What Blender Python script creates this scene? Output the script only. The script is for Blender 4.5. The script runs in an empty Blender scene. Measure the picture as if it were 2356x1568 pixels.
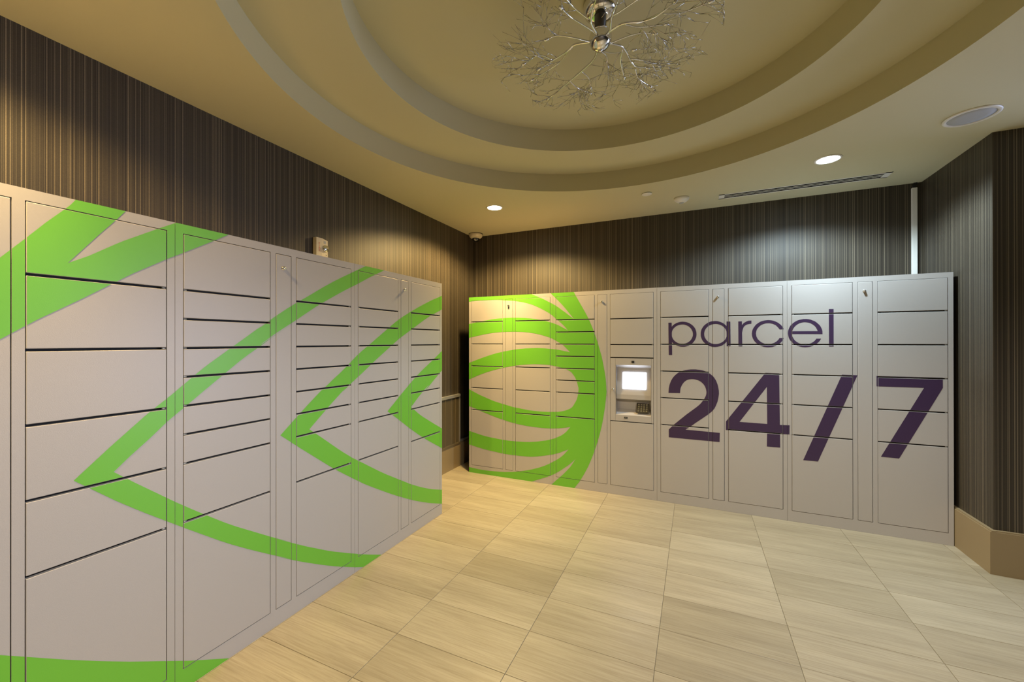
import bpy, bmesh, math, random
from mathutils import Vector, Matrix
from mathutils.geometry import delaunay_2d_cdt

scene = bpy.context.scene
COL = scene.collection

# ------------------------------------------------------------------ camera
CAM_H = 1.4418
cam_d = bpy.data.cameras.new('camera')
cam_d.sensor_width = 36.0
cam_d.lens = 946.457 * 36.0 / 2356.0
cam_d.shift_x = 20.7 / 2356.0
cam_d.clip_start = 0.02
cam = bpy.data.objects.new('camera', cam_d)
COL.objects.link(cam)
yaw, pitch, roll = -0.4362, 0.0015, -0.0009
_r = Vector((math.cos(yaw), -math.sin(yaw), 0)); _f = Vector((math.sin(yaw), math.cos(yaw), 0)); _u = Vector((0, 0, 1))
_f2 = _f * math.cos(pitch) + _u * math.sin(pitch); _u2 = _u * math.cos(pitch) - _f * math.sin(pitch)
_r3 = _r * math.cos(roll) + _u2 * math.sin(roll); _u3 = _u2 * math.cos(roll) - _r * math.sin(roll)
cam.matrix_world = Matrix(((_r3.x, _u3.x, -_f2.x, 0), (_r3.y, _u3.y, -_f2.y, 0), (_r3.z, _u3.z, -_f2.z, CAM_H), (0, 0, 0, 1)))
scene.camera = cam

# ------------------------------------------------------------------ world, exposure
world = bpy.data.worlds.new('world'); scene.world = world
world.use_nodes = True
world.node_tree.nodes['Background'].inputs[0].default_value = (0.75, 0.82, 1.0, 1)
world.node_tree.nodes['Background'].inputs[1].default_value = 0.6
vs = scene.view_settings
vs.view_transform = 'Standard'; vs.look = 'None'; vs.gamma = 1.0; vs.use_curve_mapping = False
vs.exposure = 0.48
scene.cycles.use_denoising = True
scene.cycles.adaptive_threshold = 0.02
scene.cycles.max_bounces = 8
scene.cycles.diffuse_bounces = 4
scene.cycles.sample_clamp_indirect = 4.0

# room dimensions
H = 1.93                      # locker height
XL, YB = -1.9265, 3.9706      # front planes of the left and back locker banks
XWL, YW, HC = -2.5057, 4.4974, 2.7428
XWR, YJ = 1.683, 3.612        # right wall and the corner where it turns away
YF, XH = -0.62, 5.60          # wall behind the camera, far wall of the hall
XP, YH = 2.20, 6.60           # the pier's outer face, back wall of the hall
TC, R1, R2, S1, S2 = (-0.41, 1.971), 1.606, 1.170, 0.149, 0.163   # ceiling tray

def area(name, loc, rot, sx, sy, power, color):
    d = bpy.data.lights.new(name, 'AREA'); d.shape = 'RECTANGLE'; d.size = sx; d.size_y = sy
    d.energy = power; d.color = color
    o = bpy.data.objects.new(name, d); o.location = loc; o.rotation_euler = rot; COL.objects.link(o); return o
def spot(name, loc, power, color, size=152, blend=0.35, radius=0.06):
    d = bpy.data.lights.new(name, 'SPOT'); d.energy = power; d.color = color
    d.spot_size = math.radians(size); d.spot_blend = blend; d.shadow_soft_size = radius
    o = bpy.data.objects.new(name, d); o.location = loc; COL.objects.link(o); return o

WARM = (1.0, 0.70, 0.28); COOL = (0.70, 0.89, 1.0); NEUTRAL = (1.0, 0.95, 0.90)
DL = [(-1.759, 3.583, WARM, 185.0, 130.0), (0.865, 3.646, COOL, 122.0, 20.0), (-1.759, 0.33, WARM, 105.0, 80.0), (0.865, 0.33, NEUTRAL, 165.0, 60.0)]
for _x, _y, _c, _p, _q in DL:          # wide spill and the tighter main beam of each recessed lamp
    spot('downlight_spill', (_x, _y, HC - 0.02), _p, _c)
    spot('downlight_beam', (_x, _y, HC - 0.02), _q, _c, 64, 1.0)
# daylight entering the hall through its window on the right
area('window_daylight', (XH - 0.06, 4.95, 1.40), (0, math.radians(90), 0), 2.1, 2.4, 140.0, (0.58, 0.68, 1.0))

# ------------------------------------------------------------------ vinyl artwork, outlines in millimetres in the plane of each locker bank (along the bank, height)
BACK_GREEN=[[[-2400,1970],[-1102,1968],[-1078,1924],[-973,1737],[-951,1696],[-931,1657],[-914,1617],[-891,1560],[-863,1483],[-841,1414],[-817,1330],[-809,1300],[-796,1239],[-780,1152],[-772,1100],[-767,1045],[-763,966],[-762,962],[-761,974],[-770,881],[-778,812],[-789,741],[-800,676],[-812,619],[-831,538],[-847,483],[-868,416],[-892,347],[-915,287],[-941,226],[-958,191],[-978,153],[-1017,84],[-1033,59],[-1076,0],[-1105,-40],[-2400,-40]],[[-1567,1948],[-1493,1917],[-1439,1894],[-1395,1873],[-1319,1833],[-1272,1806],[-1241,1786],[-1169,1733],[-1076,1660],[-1160,1764],[-1200,1810],[-1240,1852],[-1315,1925],[-1373,1981]],[[-2417,1875],[-2267,1883],[-2144,1890],[-2104,1891],[-2065,1891],[-1988,1890],[-1911,1887],[-1733,1872],[-1711,1869],[-1654,1858],[-1624,1852],[-1571,1838],[-1525,1824],[-1502,1815],[-1456,1795],[-1410,1772],[-1386,1759],[-1339,1731],[-1319,1718],[-1303,1706],[-1266,1673],[-1226,1641],[-1201,1619],[-1169,1587],[-1141,1553],[-1195,1583],[-1241,1607],[-1286,1625],[-1319,1636],[-1394,1656],[-1443,1667],[-1489,1675],[-1535,1681],[-1606,1688],[-1700,1693],[-1761,1694],[-1849,1692],[-1925,1688],[-1975,1683],[-2104,1664],[-2267,1637],[-2415,1612]],[[-2414,1455],[-2267,1484],[-2130,1511],[-2052,1525],[-1977,1535],[-1921,1540],[-1859,1544],[-1799,1546],[-1712,1546],[-1631,1543],[-1558,1536],[-1489,1525],[-1443,1516],[-1419,1510],[-1368,1495],[-1342,1487],[-1320,1479],[-1301,1471],[-1229,1432],[-1204,1416],[-1193,1408],[-1161,1380],[-1119,1336],[-1178,1348],[-1238,1360],[-1314,1368],[-1398,1374],[-1465,1376],[-1530,1374],[-1597,1371],[-1654,1366],[-1712,1359],[-1817,1341],[-1902,1324],[-1950,1312],[-2001,1297],[-2079,1273],[-2157,1246],[-2267,1207],[-2408,1157]],[[-2399,967],[-2261,1026],[-2158,1070],[-2105,1090],[-2053,1108],[-2001,1124],[-1926,1145],[-1850,1164],[-1746,1184],[-1712,1190],[-1652,1198],[-1570,1205],[-1519,1209],[-1493,1210],[-1442,1210],[-1346,1206],[-1302,1201],[-1279,1197],[-1233,1188],[-1180,1174],[-1152,1165],[-1129,1154],[-1119,1148],[-1109,1141],[-1100,1132],[-1083,1111],[-1068,1088],[-1061,1074],[-1050,1047],[-1046,1033],[-1037,997],[-1035,993],[-1034,992],[-1034,988],[-1034,966],[-1037,938],[-1042,908],[-1050,879],[-1059,857],[-1085,813],[-1092,802],[-1101,792],[-1111,784],[-1132,772],[-1156,761],[-1182,752],[-1210,745],[-1238,739],[-1258,737],[-1346,730],[-1422,728],[-1512,730],[-1559,733],[-1710,751],[-1759,759],[-1902,789],[-1951,801],[-1976,808],[-2053,833],[-2132,860],[-2184,881],[-2261,914],[-2399,974]],[[-2405,770],[-2261,729],[-2179,706],[-2116,683],[-2053,666],[-1977,643],[-1926,629],[-1850,611],[-1762,592],[-1701,582],[-1638,574],[-1578,568],[-1494,564],[-1405,562],[-1345,564],[-1285,568],[-1235,574],[-1179,584],[-1116,598],[-1151,555],[-1162,543],[-1183,524],[-1205,508],[-1218,500],[-1269,474],[-1290,465],[-1318,455],[-1353,444],[-1375,438],[-1464,418],[-1522,409],[-1550,405],[-1607,400],[-1701,396],[-1792,395],[-1876,399],[-2002,409],[-2054,415],[-2106,423],[-2158,433],[-2256,454],[-2403,485]],[[-2401,332],[-2254,304],[-2158,286],[-2080,274],[-2029,268],[-1861,252],[-1801,249],[-1742,248],[-1653,249],[-1575,252],[-1535,255],[-1513,258],[-1464,266],[-1384,283],[-1303,304],[-1264,317],[-1232,329],[-1179,354],[-1136,373],[-1175,327],[-1188,313],[-1214,289],[-1241,268],[-1270,248],[-1323,215],[-1369,189],[-1393,177],[-1443,155],[-1520,127],[-1598,103],[-1684,82],[-1742,71],[-1831,58],[-1892,53],[-2003,46],[-2080,45],[-2159,47],[-2249,54],[-2399,66]],[[-1605,-35],[-1513,5],[-1352,74],[-1309,96],[-1269,119],[-1232,144],[-1148,208],[-1105,246],[-1066,285],[-1102,226],[-1122,198],[-1157,157],[-1197,113],[-1250,63],[-1312,1],[-1354,-41]]]
LEFT_GREEN=[[[40,1100],[490,1700],[541,1768],[588,1833],[641,1900],[648,1910],[661,1932],[691,1984],[832,1981],[798,1932],[774,1897],[722,1826],[640,1709],[694,1744],[769,1802],[791,1818],[899,1890],[954,1925],[1038,1979],[1255,1986],[1172,1931],[1118,1895],[982,1808],[927,1774],[819,1701],[675,1591],[570,1515],[524,1478],[490,1450],[31,1063]],[[655,968],[753,1062],[854,1154],[879,1175],[944,1226],[1050,1317],[1084,1344],[1303,1502],[1375,1549],[1492,1628],[1325,1515],[1322,1514],[1336,1524],[1409,1576],[1463,1612],[1523,1649],[1614,1703],[1696,1753],[1781,1801],[1836,1830],[2023,1925],[2112,1970],[2284,1967],[2194,1923],[2068,1862],[1961,1805],[1878,1764],[1824,1736],[1714,1676],[1647,1638],[1516,1554],[1445,1511],[1393,1478],[1336,1438],[1322,1428],[1325,1428],[1492,1533],[1382,1463],[1324,1422],[1263,1382],[1220,1351],[1064,1228],[995,1172],[929,1120],[867,1062],[809,1012],[762,967],[823,910],[959,788],[1032,726],[1106,665],[1158,623],[1210,584],[1380,464],[1500,383],[1419,436],[1406,444],[1422,433],[1529,361],[1587,323],[1709,247],[1775,208],[1883,149],[1984,95],[2081,47],[2178,1],[2286,-51],[2143,-63],[2035,-11],[1946,31],[1824,95],[1775,122],[1678,179],[1558,253],[1494,295],[1406,355],[1500,295],[1377,377],[1262,457],[1184,514],[1131,555],[995,666],[867,773],[823,811],[769,859]],[[1429,963],[1592,1095],[1720,1193],[1681,1160],[1759,1215],[1826,1259],[1896,1309],[1950,1351],[1992,1379],[2067,1424],[2277,1553],[2322,1580],[2368,1605],[2416,1629],[2515,1674],[2608,1714],[2737,1765],[2781,1781],[2912,1826],[3007,1858],[3005,1747],[2912,1711],[2759,1653],[2707,1631],[2653,1606],[2496,1528],[2397,1480],[2338,1448],[2129,1323],[2008,1246],[1914,1188],[1843,1142],[1846,1146],[1871,1166],[1869,1165],[1816,1126],[1742,1071],[1604,960],[1688,896],[1798,810],[1857,766],[1918,723],[2157,572],[2232,527],[2482,386],[2528,362],[2625,314],[2724,270],[2773,250],[2921,197],[3015,163],[3014,44],[2921,80],[2771,138],[2724,157],[2644,192],[2566,228],[2476,272],[2345,341],[2265,385],[2135,460],[2049,511],[2013,533],[1848,644],[1776,694],[1740,721],[1551,866]],[[2240,961],[2387,1063],[2512,1145],[2529,1156],[2512,1146],[2405,1080],[2560,1175],[2633,1217],[2670,1236],[2783,1293],[2920,1366],[3008,1413],[3006,1254],[2920,1203],[2798,1130],[2694,1064],[2676,1053],[2680,1058],[2721,1091],[2725,1097],[2707,1087],[2675,1069],[2605,1026],[2578,1008],[2501,953],[2592,890],[2624,870],[2658,850],[2805,771],[2922,710],[3011,664],[3009,497],[2921,545],[2739,643],[2684,674],[2592,728],[2510,780],[2469,807],[2353,887]],[[-56,923],[491,486],[633,373],[729,300],[809,242],[1003,109],[1062,71],[1168,4],[1270,-60],[1300,-50],[-300,-50]]]
LETTERS=[[[[[-214,1610],[-187,1610],[-183,1321],[-211,1321]]],[[[14,1505],[13,1522],[9,1539],[3,1555],[-6,1570],[-18,1583],[-31,1594],[-45,1604],[-62,1611],[-79,1615],[-96,1617],[-114,1616],[-131,1612],[-147,1606],[-163,1597],[-176,1586],[-188,1572],[-197,1558],[-204,1541],[-208,1524],[-210,1507],[-209,1489],[-204,1472],[-197,1456],[-188,1440],[-176,1427],[-163,1416],[-148,1407],[-131,1400],[-114,1396],[-96,1395],[-79,1396],[-62,1400],[-46,1407],[-31,1416],[-18,1427],[-7,1440],[2,1455],[9,1471],[13,1488]],[[-14,1506],[-15,1519],[-18,1532],[-24,1544],[-30,1556],[-39,1566],[-49,1575],[-61,1582],[-73,1587],[-86,1591],[-100,1592],[-113,1591],[-127,1588],[-139,1583],[-151,1577],[-161,1568],[-170,1558],[-178,1546],[-183,1534],[-186,1521],[-187,1507],[-186,1493],[-183,1480],[-178,1468],[-170,1456],[-162,1446],[-151,1437],[-139,1430],[-127,1425],[-114,1422],[-100,1421],[-87,1422],[-73,1425],[-61,1430],[-50,1437],[-39,1446],[-31,1456],[-24,1467],[-19,1479],[-15,1492]]]],[[[[245,1611],[273,1610],[275,1401],[246,1400]]],[[[267,1505],[265,1522],[261,1539],[255,1555],[246,1570],[235,1583],[222,1595],[208,1604],[192,1611],[175,1616],[158,1617],[141,1616],[124,1613],[108,1606],[93,1597],[80,1586],[68,1573],[59,1558],[52,1542],[48,1524],[47,1507],[48,1489],[52,1472],[59,1455],[68,1440],[79,1427],[93,1415],[108,1406],[124,1399],[141,1395],[158,1394],[175,1396],[192,1400],[208,1406],[222,1416],[235,1427],[246,1440],[255,1455],[261,1471],[265,1488]],[[248,1505],[247,1518],[244,1531],[239,1544],[232,1555],[223,1566],[213,1575],[201,1582],[189,1587],[176,1591],[162,1592],[148,1591],[135,1588],[122,1583],[111,1577],[100,1568],[91,1558],[84,1546],[78,1533],[75,1520],[74,1506],[75,1493],[78,1479],[84,1467],[91,1455],[100,1445],[110,1436],[122,1429],[135,1423],[148,1420],[162,1419],[175,1420],[189,1424],[201,1429],[213,1436],[223,1445],[232,1455],[239,1466],[244,1479],[247,1492]]]],[[[[332,1609],[358,1610],[361,1400],[333,1400]]],[[[357,1577],[371,1595],[379,1601],[391,1608],[405,1614],[427,1615],[427,1589],[413,1588],[398,1584],[389,1580],[378,1571],[372,1563],[368,1552],[364,1539],[360,1516]]]],[[[[652,1539],[649,1548],[644,1557],[639,1566],[632,1575],[625,1582],[617,1590],[609,1596],[600,1601],[590,1606],[581,1610],[570,1613],[560,1615],[549,1616],[539,1616],[528,1615],[517,1613],[507,1610],[497,1607],[487,1602],[478,1596],[470,1590],[462,1583],[455,1575],[449,1566],[443,1557],[439,1548],[435,1538],[432,1527],[431,1517],[430,1506],[431,1496],[432,1485],[435,1475],[438,1465],[443,1455],[448,1446],[454,1437],[461,1429],[469,1422],[478,1415],[487,1409],[496,1404],[506,1400],[516,1397],[527,1395],[538,1394],[548,1394],[559,1395],[569,1396],[580,1399],[590,1403],[599,1407],[608,1413],[617,1419],[625,1426],[632,1433],[638,1441],[644,1450],[648,1459],[652,1469],[622,1469],[619,1462],[615,1456],[610,1450],[605,1444],[599,1439],[593,1435],[587,1430],[580,1427],[572,1424],[565,1422],[558,1421],[550,1420],[542,1420],[534,1421],[527,1422],[519,1424],[512,1427],[505,1430],[498,1434],[492,1439],[486,1444],[481,1450],[476,1456],[471,1462],[468,1469],[465,1476],[462,1484],[461,1492],[460,1499],[459,1507],[460,1515],[461,1523],[463,1530],[465,1538],[469,1545],[472,1552],[477,1558],[482,1564],[487,1569],[493,1574],[500,1579],[507,1582],[514,1585],[521,1588],[529,1590],[536,1591],[544,1591],[552,1591],[559,1590],[567,1588],[574,1586],[581,1583],[588,1579],[595,1575],[601,1570],[606,1564],[611,1559],[616,1552],[620,1546],[623,1539]]]],[[[[905,1499],[905,1506],[905,1515],[904,1525],[902,1534],[899,1543],[896,1551],[892,1560],[887,1568],[881,1575],[875,1582],[869,1589],[862,1595],[854,1601],[846,1605],[837,1609],[829,1613],[819,1616],[810,1618],[801,1619],[791,1619],[782,1619],[773,1617],[763,1615],[754,1613],[745,1609],[737,1605],[729,1600],[721,1594],[714,1588],[707,1581],[701,1574],[696,1566],[692,1558],[688,1549],[685,1540],[682,1531],[681,1521],[680,1512],[680,1502],[681,1493],[683,1484],[685,1474],[688,1465],[692,1457],[697,1448],[703,1440],[709,1433],[715,1426],[723,1420],[730,1414],[738,1409],[747,1405],[756,1402],[765,1399],[774,1397],[784,1396],[793,1395],[803,1396],[812,1397],[821,1399],[830,1401],[839,1405],[847,1409],[855,1414],[863,1419],[870,1425],[876,1432],[882,1439],[888,1447],[892,1455],[896,1463],[867,1463],[866,1463],[863,1457],[858,1451],[854,1445],[849,1440],[843,1435],[837,1431],[831,1427],[824,1424],[817,1421],[810,1419],[803,1418],[796,1418],[789,1418],[782,1418],[774,1419],[767,1421],[760,1424],[754,1427],[747,1431],[741,1435],[735,1440],[730,1445],[725,1451],[721,1457],[717,1464],[714,1471],[711,1478],[709,1485],[708,1493],[707,1501],[708,1501]],[[710,1523],[709,1524],[711,1532],[714,1539],[717,1547],[721,1554],[726,1561],[731,1567],[736,1572],[742,1577],[749,1582],[756,1586],[763,1589],[770,1591],[778,1593],[786,1594],[793,1594],[801,1593],[809,1592],[816,1590],[824,1587],[831,1584],[837,1579],[844,1575],[849,1569],[855,1564],[860,1557],[864,1550],[867,1543],[870,1536],[873,1528],[874,1520],[875,1522]]]],[[[[945,1693],[975,1692],[975,1402],[946,1401]]]],[[[[-214,981],[-212,1018],[-210,1030],[-205,1055],[-201,1068],[-192,1092],[-181,1113],[-174,1124],[-156,1145],[-135,1163],[-114,1176],[-90,1185],[-77,1189],[-47,1195],[-33,1197],[-5,1198],[9,1198],[36,1195],[61,1191],[73,1187],[95,1178],[106,1172],[126,1157],[135,1149],[144,1140],[152,1129],[159,1117],[166,1104],[176,1075],[180,1059],[186,1024],[187,994],[184,967],[176,926],[171,912],[162,887],[152,865],[145,855],[129,835],[98,806],[10,734],[-34,696],[-75,665],[193,661],[191,582],[-212,584],[-212,654],[-168,703],[-143,727],[-65,801],[11,867],[35,890],[52,911],[72,941],[81,960],[88,978],[91,996],[91,1006],[88,1027],[82,1047],[78,1055],[69,1070],[58,1082],[52,1088],[39,1097],[32,1101],[24,1104],[8,1109],[-9,1112],[-18,1112],[-27,1112],[-44,1109],[-59,1104],[-72,1096],[-84,1085],[-89,1079],[-103,1056],[-114,1030],[-117,1012],[-119,984]]]],[[[[525,1184],[620,1183],[624,765],[690,768],[689,694],[625,692],[626,582],[534,581],[536,690],[238,690],[239,762]],[[340,767],[537,766],[535,1069]]]],[[[[1026,1186],[1120,1184],[875,500],[779,499]]]],[[[[1232,1183],[1597,1183],[1597,1110],[1360,581],[1256,582],[1497,1106],[1232,1105]]]]]
# ------------------------------------------------------------------ materials
def new_mat(name):
    m = bpy.data.materials.new(name); m.use_nodes = True
    nt = m.node_tree; b = nt.nodes['Principled BSDF']
    return m, nt, b
def plain(name, col, rough=0.5, metal=0.0, spec=0.5, bump=0.0, bscale=300.0, emit=None, estr=0.0):
    m, nt, b = new_mat(name)
    b.inputs['Base Color'].default_value = (*col, 1); b.inputs['Roughness'].default_value = rough
    b.inputs['Metallic'].default_value = metal; b.inputs['Specular IOR Level'].default_value = spec
    if emit: b.inputs['Emission Color'].default_value = (*emit, 1); b.inputs['Emission Strength'].default_value = estr
    if bump:
        tc = nt.nodes.new('ShaderNodeNewGeometry'); n = nt.nodes.new('ShaderNodeTexNoise'); n.inputs['Scale'].default_value = bscale
        n.inputs['Detail'].default_value = 3
        bp = nt.nodes.new('ShaderNodeBump'); bp.inputs['Strength'].default_value = bump; bp.inputs['Distance'].default_value = 0.002
        nt.links.new(tc.outputs['Position'], n.inputs['Vector']); nt.links.new(n.outputs['Fac'], bp.inputs['Height']); nt.links.new(bp.outputs['Normal'], b.inputs['Normal'])
    return m
def mnode(nt, op, a, b=None, clamp=False):
    n = nt.nodes.new('ShaderNodeMath'); n.operation = op; n.use_clamp = clamp
    for i, v in enumerate((a, b)):
        if v is None: continue
        if isinstance(v, (int, float)): n.inputs[i].default_value = v
        else: nt.links.new(v, n.inputs[i])
    return n.outputs[0]
def ramp(nt, fac, stops, interp='LINEAR'):
    r = nt.nodes.new('ShaderNodeValToRGB'); r.color_ramp.interpolation = interp
    e = r.color_ramp.elements
    while len(e) < len(stops): e.new(0.5)
    for i, (p, c) in enumerate(stops):
        e[i].position = p; e[i].color = (*c, 1) if len(c) == 3 else c
    nt.links.new(fac, r.inputs[0]); return r.outputs[0]
def mixc(nt, fac, a, b, mode='MIX'):
    n = nt.nodes.new('ShaderNodeMix'); n.data_type = 'RGBA'; n.blend_type = mode
    for i, v in ((0, fac), (6, a), (7, b)):
        if isinstance(v, (int, float)): n.inputs[i].default_value = v
        elif isinstance(v, tuple): n.inputs[i].default_value = (*v, 1)
        else: nt.links.new(v, n.inputs[i])
    return n.outputs[2]

def wallpaper():
    m, nt, b = new_mat('striped_wallpaper')
    g = nt.nodes.new('ShaderNodeNewGeometry'); s = nt.nodes.new('ShaderNodeSeparateXYZ'); nt.links.new(g.outputs['Position'], s.inputs[0])
    u = mnode(nt, 'ADD', s.outputs[0], s.outputs[1])
    def n1(scale, off, detail=0.0):
        n = nt.nodes.new('ShaderNodeTexNoise'); n.noise_dimensions = '1D'; n.inputs['Detail'].default_value = detail; n.inputs['Scale'].default_value = 1.0
        nt.links.new(mnode(nt, 'ADD', mnode(nt, 'MULTIPLY', u, scale), off), n.inputs['W']); return n.outputs['Fac']
    band = ramp(nt, n1(48, 3.1, 2.0), [(0.3, (0.030, 0.0230, 0.0155)), (0.72, (0.052, 0.041, 0.028))])
    fine = ramp(nt, n1(380, 11.7), [(0.55, (0, 0, 0)), (0.75, (1, 1, 1))])
    thin = ramp(nt, n1(165, 57.3), [(0.60, (0, 0, 0)), (0.76, (1, 1, 1))])
    c1 = mixc(nt, fine, band, (0.105, 0.086, 0.060))
    c2 = mixc(nt, thin, c1, (0.20, 0.163, 0.112))
    # a weave that breaks the lines up very slightly along their length
    n = nt.nodes.new('ShaderNodeTexNoise'); n.inputs['Scale'].default_value = 420; n.inputs['Detail'].default_value = 1
    nt.links.new(g.outputs['Position'], n.inputs['Vector'])
    c3 = mixc(nt, 0.35, c2, ramp(nt, n.outputs['Fac'], [(0.3, (0.2, 0.2, 0.2)), (0.7, (1, 1, 1))]), 'MULTIPLY')
    nt.links.new(c3, b.inputs['Base Color'])
    b.inputs['Roughness'].default_value = 0.5; b.inputs['Specular IOR Level'].default_value = 0.45
    return m
def stone_tile():
    m, nt, b = new_mat('veined_limestone')
    oi = nt.nodes.new('ShaderNodeObjectInfo'); tc = nt.nodes.new('ShaderNodeTexCoord')
    rnd = oi.outputs['Random']
    def vein(sx, sy, seed, detail, rough=0.55, dist=0.0):
        mp = nt.nodes.new('ShaderNodeMapping'); mp.inputs['Scale'].default_value = (sx, sy, 1)
        nt.links.new(tc.outputs['Object'], mp.inputs['Vector'])
        n = nt.nodes.new('ShaderNodeTexNoise'); n.noise_dimensions = '4D'; n.inputs['Scale'].default_value = 1; n.inputs['Detail'].default_value = detail
        n.inputs['Roughness'].default_value = rough; n.inputs['Distortion'].default_value = dist
        nt.links.new(mp.outputs[0], n.inputs['Vector']); nt.links.new(mnode(nt, 'ADD', mnode(nt, 'MULTIPLY', rnd, 91.0), seed), n.inputs['W'])
        return n.outputs['Fac']
    base = ramp(nt, rnd, [(0.0, (0.355, 0.307, 0.215)), (0.25, (0.39, 0.337, 0.24)), (0.7, (0.41, 0.357, 0.257)), (1.0, (0.45, 0.396, 0.292))])
    broad = ramp(nt, vein(1.2, 9, 0.0, 3, 0.5, 0.4), [(0.3, (0.84, 0.82, 0.79)), (0.7, (1.08, 1.07, 1.05))])
    fine = ramp(nt, vein(4, 130, 20.0, 5, 0.7, 0.3), [(0.34, (0.76, 0.73, 0.69)), (0.58, (1.05, 1.05, 1.05))])
    c = mixc(nt, 1.0, base, broad, 'MULTIPLY'); c = mixc(nt, 0.8, c, fine, 'MULTIPLY')
    spk = nt.nodes.new('ShaderNodeTexNoise'); spk.inputs['Scale'].default_value = 60; spk.inputs['Detail'].default_value = 2
    nt.links.new(tc.outputs['Object'], spk.inputs['Vector'])
    c = mixc(nt, ramp(nt, spk.outputs['Fac'], [(0.76, (0, 0, 0)), (0.80, (0.6, 0.6, 0.6))]), c, (0.25, 0.2, 0.14))
    nt.links.new(c, b.inputs['Base Color'])
    rr = ramp(nt, vein(3, 30, 40.0, 3), [(0.3, (0.30, 0.30, 0.30)), (0.7, (0.48, 0.48, 0.48))])
    nt.links.new(rr, b.inputs['Roughness']); b.inputs['Specular IOR Level'].default_value = 0.4
    return m
M = {
    'wallpaper': wallpaper(),
    'tile': stone_tile(),
    'grout': plain('grey_grout', (0.20, 0.17, 0.12), 0.9),
    'ceiling': plain('ceiling_paint', (0.58, 0.535, 0.345), 0.75, bump=0.05, bscale=500),
    'paint': plain('locker_powder_coat', (0.485, 0.45, 0.43), 0.36, bump=0.10, bscale=420),
    'dark': plain('locker_inside', (0.035, 0.032, 0.03), 0.7),
    'green': plain('green_vinyl', (0.17, 0.525, 0.042), 0.36, bump=0.05, bscale=420),
    'purple': plain('purple_vinyl', (0.050, 0.024, 0.072), 0.40, bump=0.05, bscale=420),
    'chrome': plain('polished_chrome', (0.80, 0.80, 0.80), 0.10, 1.0),
    'steel': plain('brushed_steel', (0.55, 0.53, 0.49), 0.22, 1.0),
    'gunmetal': plain('gunmetal', (0.10, 0.09, 0.08), 0.35, 0.9),
    'base': plain('baseboard_paint', (0.30, 0.225, 0.125), 0.42),
    'white': plain('white_plastic', (0.78, 0.76, 0.71), 0.45),
    'ivory': plain('ivory_plastic', (0.70, 0.62, 0.47), 0.4),
    'black': plain('black_plastic', (0.02, 0.02, 0.022), 0.35),
    'void': plain('dark_slot', (0.006, 0.006, 0.006), 0.95, spec=0.0),
    'red': plain('red_print', (0.55, 0.03, 0.02), 0.5),
    'mesh': plain('grey_speaker_mesh', (0.42, 0.43, 0.45), 0.7),
    'warm_lens': plain('warm_lamp_lens', (1, 1, 1), 0.5, emit=(1.0, 0.86, 0.62), estr=40.0),
    'cool_lens': plain('cool_lamp_lens', (1, 1, 1), 0.5, emit=(0.80, 0.95, 1.0), estr=40.0),
    'screen': plain('lit_screen', (0.8, 0.85, 1), 0.3, emit=(0.74, 0.84, 1.0), estr=8.0),
    'bronze': plain('bronze_grille', (0.24, 0.19, 0.115), 0.35, 0.4),
    'glass_dark': plain('smoked_dome', (0.03, 0.03, 0.03), 0.05, spec=0.8),
    'silver': plain('silver_trim', (0.55, 0.54, 0.52), 0.35, 0.6),
}
def glass(name, rough=0.02):
    m, nt, b = new_mat(name); b.inputs['Base Color'].default_value = (1, 1, 1, 1)
    b.inputs['Transmission Weight'].default_value = 1.0; b.inputs['Roughness'].default_value = rough; b.inputs['IOR'].default_value = 1.45
    return m
M['glass'] = glass('clear_plastic')
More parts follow.
